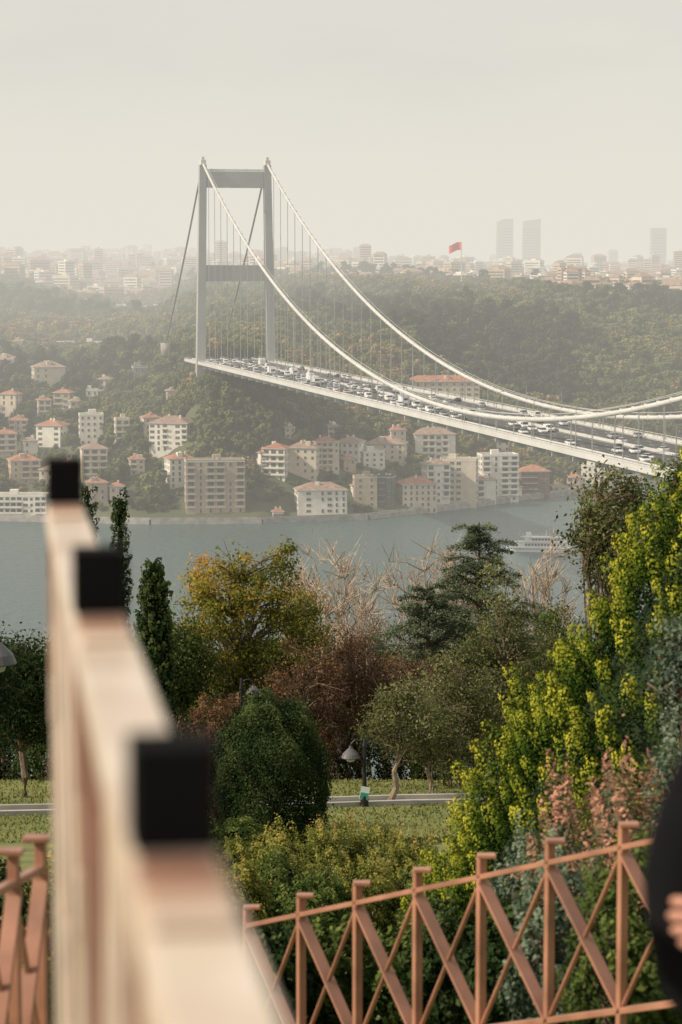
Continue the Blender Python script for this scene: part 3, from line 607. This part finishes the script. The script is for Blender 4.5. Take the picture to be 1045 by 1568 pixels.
build_tree('evergreen_tree',850,100,905,130,1150,L_green,100,110,.13,.35)
build_tree('evergreen_tree',120,94,1000,180,1150,L_dark,90,110,.13,.35)
build_tree('olive_tree',945,45,712,185,900,L_olive,110,70,.085,.17,holes=.1,stems=2)
build_tree('olive_tree',1050,42,700,150,900,L_green,90,70,.085,.17,holes=.1,stems=2)
for px in range(-140,1260,46):
    d=random.uniform(122,150); yt=random.uniform(960,1010)
    if 440<px<700: yt-=20
    build_tree('slope_tree',px,d,yt,random.uniform(110,160),1090,random.choice([L_green,L_olive,L_dark,L_purple,L_olive]),60,70,.2,.55,tb=.1)
for px in range(-100,1200,80):
    d=random.uniform(104,112); build_tree('slope_tree',px,d,random.uniform(1045,1075),150,1150,random.choice([L_green,L_dark,L_olive]),55,80,.18,.45,tb=.1)
for px in range(-120,1000,62):
    shrub('border_shrub',px+random.uniform(-15,15),random.uniform(92,99),random.uniform(1105,1150),95,random.choice([L_dark,L_green,L_purple,L_dark]),3500,.13,lump=.16)
shrub('round_trimmed_bush',413,60,1072,178,L_dark,62000,.07,lump=.055,tintup=.25,base=.42)
shrub('brown_bush',330,66,1075,120,L_purple,12000,.085)
shrub('green_bush',350,52,1262,120,L_green,9000,.08)
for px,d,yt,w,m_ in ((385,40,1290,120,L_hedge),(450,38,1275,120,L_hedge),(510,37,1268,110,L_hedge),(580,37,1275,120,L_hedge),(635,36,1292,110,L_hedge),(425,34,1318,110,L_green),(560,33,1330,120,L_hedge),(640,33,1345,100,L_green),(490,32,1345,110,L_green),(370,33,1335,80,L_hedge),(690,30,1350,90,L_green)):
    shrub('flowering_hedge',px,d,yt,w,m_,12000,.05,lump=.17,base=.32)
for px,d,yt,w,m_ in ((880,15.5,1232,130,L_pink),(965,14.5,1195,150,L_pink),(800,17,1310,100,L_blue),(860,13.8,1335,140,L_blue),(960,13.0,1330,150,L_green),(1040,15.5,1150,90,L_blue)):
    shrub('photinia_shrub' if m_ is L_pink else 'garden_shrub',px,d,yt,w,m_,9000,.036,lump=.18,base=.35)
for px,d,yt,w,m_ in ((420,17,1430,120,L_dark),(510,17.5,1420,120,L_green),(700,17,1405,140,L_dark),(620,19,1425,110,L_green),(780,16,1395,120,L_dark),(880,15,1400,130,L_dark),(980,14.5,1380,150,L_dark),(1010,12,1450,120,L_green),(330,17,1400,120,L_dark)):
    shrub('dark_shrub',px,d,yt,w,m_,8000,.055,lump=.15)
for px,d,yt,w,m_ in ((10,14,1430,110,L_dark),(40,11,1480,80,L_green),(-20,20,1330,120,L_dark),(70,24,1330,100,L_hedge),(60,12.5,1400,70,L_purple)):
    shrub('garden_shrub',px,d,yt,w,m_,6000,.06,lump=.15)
build_tree('euonymus_shrub',1052,17.2,905,90,1090,L_blue,40,80,.042,.08,tb=.05,twig=.4)
# ------------------------------------------------------------------ park path + kerb
M_path=mat('paving_stone',(.46,.41,.32),.9,.12,2)
mb=MB(); pa=[(-22,70),(-12,72),(-3,75),(2,77.5),(8,79),(16,80.5),(26,82)]
for (x0,y0),(x1,y1) in zip(pa[:-1],pa[1:]):
    w=1.1; z=lambda x,y:gnear(x,y)
    mb.add([(x0,y0-w,z(0,y0-w)+.03),(x1,y1-w,z(0,y1-w)+.03),(x1,y1+w,z(0,y1+w)+.03),(x0,y0+w,z(0,y0+w)+.03)],[(0,1,2,3)],0)
    for s in (-1,1): mb.beam((x0,y0+s*(w+.08),z(0,y0+s*w)+.05),(x1,y1+s*(w+.08),z(0,y1+s*w)+.05),(0,0,1),.15,.24,1)
mb.obj('park_path',[M_path,M_conc])
n=26000; gx=rng.uniform(-16,14,n); gy=rng.uniform(60,92,n); gz=np.interp(gy,NX,NZ)+EYE
pyc=np.interp(gx,[p[0] for p in pa],[p[1] for p in pa]); ok=np.abs(gy-pyc)>1.4; gx,gy,gz=gx[ok],gy[ok],gz[ok]; n=len(gx)
C=np.stack([gx,gy,gz+.04],1); U=unit(rng.normal(size=(n,3))*.5+np.array([0,0,1]))*rng.uniform(.03,.08,n)[:,None]; V=unit(rng.normal(size=(n,3))*np.array([1,1,.1]))*.03
L_grass=LM('grass_blades',[(0,(.09,.11,.03)),(.6,(.22,.22,.065)),(1,(.34,.29,.12))],.3)
link(bpy.data.objects.new('lawn_grass_blades',leaf_mesh('lawn_grass_blades',C,U,V,.4+.25*np.sin(gx*.7)*np.sin(gy*.5)+rng.uniform(-.3,.4,n),L_grass)))
# ------------------------------------------------------------------ street lamp
M_black=mat('black_iron',(.012,.012,.013),.5,.1,5,spec=.4); M_shade=mat('lamp_shade_enamel',(.10,.10,.10),.4,.1,2); M_glob=mat('lamp_diffuser',(.45,.45,.42),.4,.1,2); M_sign=mat('sign_face',(.55,.62,.58),.5,.05,2); M_signg=mat('sign_green',(.05,.25,.2),.5,.05,2)
def street_lamp(px,ytop,d,side=-1,sign=True):
    x=(px-522.5)/F*d; g=gnear(x,d); H=EYE+slope(ytop)*d-g; mb=MB(); hs=H-.56
    mb.lathe((0,0,0),[(0,-.2),(.13,-.2),(.13,.35),(.075,.45),(.06,H*.9),(.085,H*.91),(.04,H),(0,H+.05)],14,0)
    pts=[(0,0,H-.18),(side*.12,0,H-.03),(side*.3,0,H),(side*.42,0,H-.12),(side*.44,0,H-.22)]; mb.tube(pts,.03,6,0)
    mb.lathe((side*.44,0,hs),[(.29,-.02),(.30,0),(.25,.12),(.13,.24),(.06,.30),(.05,.36),(0,.37)],18,1); mb.lathe((side*.44,0,hs),[(0,-.16),(.12,-.12),(.17,0),(.17,.03)],12,2)
    mb.tube([(0,0,H-.8),(side*.25,0,H-.4)],.018,5,0)
    if sign:
        mb.M=Matrix.Translation((0,-.09,.45))@Matrix.Rotation(.2,4,'Y'); mb.box((0,0,0),(.28,.03,.42),3); mb.box((0,-.02,-.08),(.24,.02,.2),4); mb.M=None
    o=mb.obj('street_lamp',[M_black,M_shade,M_glob,M_sign,M_signg]); o.location=(x,d,g)
street_lamp(559,1133,75.5); street_lamp(368,1040,88,1,False); street_lamp(-60,955,34,1,False)
# ------------------------------------------------------------------ fences
M_fence=mat('rusty_salmon_painted_steel',(.36,.17,.108),.42,.18,5,spec=.5)
M_fence_n=mat('weathered_painted_steel',(.66,.56,.46),.32,.12,5,spec=.5,col2=(.48,.36,.27))
M_cap=mat('black_post_cap',(.004,.004,.004),.8,.1,5,spec=.1)
brown=[mat('brown_reflection_and_brace_%d'%k,c,.45,.12,9,spec=.4) for k,c in enumerate(((.24,.12,.08),(.33,.19,.13),(.43,.29,.21),(.54,.42,.33)))]  # stepped browns paint the cap's reflection; the braces share them at random
def fence(name,p0,p1,n,h,mat_,depth=.06,th=.018,rail_drop=.10,bot=.10,tcap=True):
    p0=Vector(p0);p1=Vector(p1); dirv=(p1-p0)/n; hd=Vector((dirv.x,dirv.y,0)).normalized(); side=Vector((-hd.y,hd.x,0)); mb=MB()
    dz=Vector((0,0,1))
    for k in range(n+1):
        t=p0+dirv*k
        mb.beam(t-dz*h,t,side,.030,depth*.8,0)
        if tcap: mb.box((t.x+hd.x*.035,t.y+hd.y*.035,t.z+.011),(.09,.06,.018),0)
        if k<n:
            a=t-dz*(rail_drop+.02); b=t+dirv-dz*(rail_drop+.02); a2=t-dz*(h-bot); b2=t+dirv-dz*(h-bot)
            mb.beam(a+side*.004,b2+side*.004,side,th*.7,depth*1.25,0); mb.beam(a2-side*.003,b-side*.003,side,th*.7,depth*.45,0)
    mb.beam(p0-dz*rail_drop,p1-dz*rail_drop,side,.026,depth*.8,0); mb.beam(p0-dz*(h-bot),p1-dz*(h-bot),side,.03,depth*.8,0)
    o=mb.obj(name,[mat_]); bv=o.modifiers.new('bevel','BEVEL'); bv.width=.003; bv.segments=1
a=at(380,1390,13); b=at(955,1264,10.75); st=(b-a)/6
fence('metal_railing',a,b+st,7,.96,M_fence)
fence('metal_railing',at(62,1285,8.0),at(-120,1375,7.0),4,.85,M_fence,depth=.045)
mb=MB(); fx0=lambda d:.10-.144*d; hd=Vector((-.144,1,0)).normalized(); side=Vector((hd.y,-hd.x,0)); dz=Vector((0,0,1))
P_=[(fx0(d),d) for d in (-1.3,-.35,.42,1.37,2.32,3.42)]
for i,(x,y) in enumerate(P_):
    t=Vector((x,y,EYE-.33)); mb.beam(t-dz*1.17,t,hd,.046,.046,0); mb.beam(t,t+dz*.061,hd,.05,.05,1)
    for k in range(4):  # graded brown plates paint the cap's shadow and reflection on rail and post
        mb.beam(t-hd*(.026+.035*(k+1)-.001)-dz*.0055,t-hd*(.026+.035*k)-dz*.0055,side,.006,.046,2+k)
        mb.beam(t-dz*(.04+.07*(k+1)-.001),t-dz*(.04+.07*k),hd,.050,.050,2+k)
for (x0,y0),(x1,y1) in zip(P_[:-1],P_[1:]):
    a=Vector((x0,y0,EYE-.354)); b=Vector((x1,y1,EYE-.354)); mb.beam(a,b,side,.03,.054,0); a2=a-dz*1.0; b2=b-dz*1.0; mb.beam(a2,b2,side,.03,.05,0)
    m_=(a+b)/2; m2=(a2+b2)/2
    for u,v in ((a,m2),(m2,b),(a2,m_),(m_,b2)): mb.beam(u,v,side,.016,.04 if u is a or v is b else .03,2+random.randrange(4))
    mb.beam(m2,m_,side,.03,.036,0)
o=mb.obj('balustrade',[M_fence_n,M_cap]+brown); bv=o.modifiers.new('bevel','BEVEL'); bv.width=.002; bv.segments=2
mb=MB(); mb.box((0,-2,EYE-1.56),(8,8.6,.2),0); mb.obj('terrace_paving',[M_path])
# ------------------------------------------------------------------ person with folded arms
M_coat=mat('black_coat',(.005,.005,.006),.9,.2,9,spec=.1); M_skin=mat('skin',(.48,.24,.17),.5,.08,10); M_hair=mat('dark_hair',(.02,.014,.01),.6,.2,20); M_trou=mat('dark_trousers',(.02,.022,.03),.85,.2,9)
def skin_obj(name,verts,edges,rad,mat_,root,par,sub=2):
    me=bpy.data.meshes.new(name); me.from_pydata([Vector(v) for v in verts],edges,[]); o=bpy.data.objects.new(name,me); link(o,par)
    sk=o.modifiers.new('skin','SKIN'); sk.use_smooth_shade=True
    if not me.skin_vertices: me.skin_vertices.new()
    for i,r in enumerate(rad):
        me.skin_vertices[0].data[i].radius=(r,r) if not hasattr(r,'__len__') else r; me.skin_vertices[0].data[i].use_root=(i==root)
    s=o.modifiers.new('sub','SUBSURF'); s.levels=sub; s.render_levels=sub; me.materials.append(mat_); return o
py_=3.3; pgz=gnear(0,py_)-.21; per=empty('standing_person',(.712,py_,pgz)); per.rotation_euler=(0,0,.1)
vb=[(0,0,.98),(0,0,1.12),(0,-.01,1.28),(0,0,1.40),(0,0,1.50),(-.18,0,1.40),(-.245,-.01,1.24),(-.235,-.06,1.08),(-.10,-.20,1.12),(.05,-.21,1.16),(.18,0,1.40),(.245,-.01,1.24),(.235,-.06,1.08),(.10,-.17,1.14),(-.06,-.19,1.17),(0,0,.80),(0,0,.62)]
eb=[(0,1),(1,2),(2,3),(3,4),(3,5),(5,6),(6,7),(7,8),(8,9),(3,10),(10,11),(11,12),(12,13),(13,14),(0,15),(15,16)]
skin_obj('coat',vb,eb,[(.215,.14),(.18,.13),(.185,.13),(.14,.10),(.06,.06),.078,.062,.056,.045,.038,.078,.062,.056,.045,.038,(.235,.16),(.245,.17)],M_coat,0,per)
vl=[(0,0,.90),(-.1,0,.82),(-.11,-.01,.48),(-.12,.02,.09),(-.13,-.12,.04),(.1,0,.82),(.11,-.01,.48),(.12,.02,.09),(.13,-.12,.04)]
skin_obj('trousers_and_shoes',vl,[(0,1),(1,2),(2,3),(3,4),(0,5),(5,6),(6,7),(7,8)],[(.15,.11),.085,.062,.046,.04,.085,.062,.046,.04],M_trou,0,per)
ZH=1.20
skin_obj('palm',[(-.09,-.135,ZH),(-.165,-.125,ZH),(-.195,-.110,ZH)],[(0,1),(1,2)],[(.03,.022),(.032,.018),(.030,.016)],M_skin,0,per)
for k,(dz_,ln) in enumerate(((.025,.9),(.008,1.0),(-.009,.95),(-.024,.78))):
    v=[(-.19,-.112,ZH+dz_),(-.235,-.105,ZH+dz_*1.1),(-.235-.026*ln,-.088,ZH-.004+dz_*1.15),(-.235-.04*ln,-.062,ZH-.008+dz_*1.15)]
    skin_obj('finger_%d'%(k+1),v,[(0,1),(1,2),(2,3)],[.0095,.0092,.0085,.0072],M_skin,0,per)
skin_obj('thumb',[(-.14,-.13,ZH+.015),(-.165,-.13,ZH+.045),(-.19,-.118,ZH+.062)],[(0,1),(1,2)],[.013,.011,.009],M_skin,0,per)
mb=MB(); n=20; vs=[];fs=[]; rings=14
for i in range(rings+1):
    th=math.pi*i/rings
    for k in range(n):
        a=2*math.pi*k/n; x=math.sin(th)*math.cos(a)*.074; y=math.sin(th)*math.sin(a)*.094; z=math.cos(th)*.118
        if z<-.02: y-=.012*(-z/.118); x*=1-.22*((-z-.02)/.1)
        if y<-.06 and abs(x)<.02 and -.035<z<.02: y-=.022*(1-abs(z+.025)/.05)
        if y<-.06 and .008<abs(x)<.045 and -.0<z<.03: y+=.008
        vs.append((x,y,z+1.655))
for i in range(rings):
    for k in range(n): fs.append((i*n+k,(i+1)*n+k,(i+1)*n+(k+1)%n,i*n+(k+1)%n))
mb.add(vs,fs,0)
for s in (-1,1):
    mb.lathe((s*.03,-.083,1.668),[(0,-.009),(.011,-.005),(.013,0),(.011,.005),(0,.009)],10,2); mb.beam((s*.015,-.094,1.69),(s*.047,-.084,1.69),(0,0,1),.008,.008,1)
    mb.beam((s*.076,.0,1.63),(s*.08,.015,1.685),(0,1,0),.012,.03,0)
mb.beam((-.024,-.098,1.597),(.024,-.098,1.597),(0,0,1),.01,.012,3)
mb.tube([(0,.01,1.50),(0,.005,1.57)],[.055,.05],12,0)
hv_=[]
for i in range(8):
    th=math.pi*.60*i/7
    for k in range(n):
        a=2*math.pi*k/n; fr2=math.sin(a)<-.3; t2=th*(.55 if fr2 else 1.15); hv_.append((math.sin(t2)*math.cos(a)*.083,math.sin(t2)*math.sin(a)*.104+.006,math.cos(t2)*.128+1.658))
mb.add(hv_,[(i*n+k,(i+1)*n+k,(i+1)*n+(k+1)%n,i*n+(k+1)%n) for i in range(7) for k in range(n)],1)
M_lip=mat('lips',(.35,.12,.10),.5,.05,10); mb.obj('head',[M_skin,M_hair,M_glass,M_lip],per,smooth=True)
# ------------------------------------------------------------------ haze: absorbing volumes with an added glow in place of scattered light
def haze(name,poly,z0,z1,sig,col):
    m=bpy.data.materials.new(name); t,n,l=nt(m); n.remove(n['Principled BSDF'])
    ab=n.new('ShaderNodeVolumeAbsorption'); ab.inputs['Color'].default_value=(0,0,0,1); ab.inputs['Density'].default_value=sig
    em=n.new('ShaderNodeEmission'); em.inputs['Color'].default_value=(*col,1); em.inputs['Strength'].default_value=sig
    ad=n.new('ShaderNodeAddShader'); l.new(ab.outputs[0],ad.inputs[0]); l.new(em.outputs[0],ad.inputs[1]); l.new(ad.outputs[0],n['Material Output'].inputs['Volume'])
    k=len(poly); mb=MB(); vs=[(x,y,z0) for x,y in poly]+[(x,y,z1) for x,y in poly]
    mb.add(vs,[tuple(range(k-1,-1,-1)),tuple(range(k,2*k))]+[(i,(i+1)%k,k+(i+1)%k,k+i) for i in range(k)],0); mb.obj(name,[m])
hc=(.80,.765,.68)
haze('haze_valley',[(-9000,160),(9000,160),(9000,13500),(-9000,13500)],-20,520,.00021,hc)
haze('haze_inland',[(-8900,2300),(8900,2300),(8900,13400),(-8900,13400)],-19,420,.00020,hc)
haze('haze_left_glow',[(-900,1120),(-70,1160),(190,2200),(240,2290),(-1500,2290)],-18,190,.00034,hc)  # extra glowing haze added on the left, towards the sun glare
# ------------------------------------------------------------------ light
to_sun=Vector((-.80,-.22,.60)).normalized(); el=math.asin(to_sun.z); az=math.atan2(to_sun.x,to_sun.y)
w=bpy.data.worlds.new('World'); scene.world=w; w.use_nodes=True; n=w.node_tree.nodes; l=w.node_tree.links; bg=n['Background']
sk=n.new('ShaderNodeTexSky'); sk.sky_type='NISHITA'; sk.sun_disc=False; sk.sun_elevation=el; sk.sun_rotation=az; sk.dust_density=4; sk.air_density=1.0; sk.ozone_density=1.0; sk.altitude=100
tc=n.new('ShaderNodeTexCoord'); mp=n.new('ShaderNodeMapping'); mp.inputs['Scale'].default_value=(4,4,14); nz=n.new('ShaderNodeTexNoise'); nz.inputs['Scale'].default_value=1.5; nz.inputs['Detail'].default_value=5
l.new(tc.outputs['Generated'],mp.inputs[0]); l.new(mp.outputs[0],nz.inputs['Vector'])
rp=n.new('ShaderNodeValToRGB'); rp.color_ramp.elements[0].position=.36; rp.color_ramp.elements[0].color=(5.9,6.05,5.85,1); rp.color_ramp.elements[1].position=.66; rp.color_ramp.elements[1].color=(7.8,7.6,6.9,1)
l.new(nz.outputs['Fac'],rp.inputs['Fac']); mx=n.new('ShaderNodeMix'); mx.data_type='RGBA'; mx.inputs[0].default_value=.85
l.new(sk.outputs[0],mx.inputs[6]); l.new(rp.outputs['Color'],mx.inputs[7]); l.new(mx.outputs[2],bg.inputs['Color']); bg.inputs['Strength'].default_value=.10
sd=bpy.data.lights.new('sun','SUN'); sd.energy=5.0; sd.angle=math.radians(.8); sd.color=(1,.88,.72); so=link(bpy.data.objects.new('sun',sd)); so.rotation_euler=to_sun.to_track_quat('Z','Y').to_euler()
# ------------------------------------------------------------------ camera
cd=bpy.data.cameras.new('camera'); cam=link(bpy.data.objects.new('camera',cd)); cam.location=(0,0,EYE); cam.rotation_euler=(math.pi/2-PITCH,0,0)
cd.sensor_fit='VERTICAL'; cd.sensor_height=36; cd.sensor_width=24; cd.lens=36*F/1568; cd.clip_start=.05; cd.clip_end=30000
cd.dof.use_dof=True; cd.dof.focus_distance=70; cd.dof.aperture_fstop=4.8
scene.camera=cam
print('instances',[len(p) for p in P],'foot',len(foot))
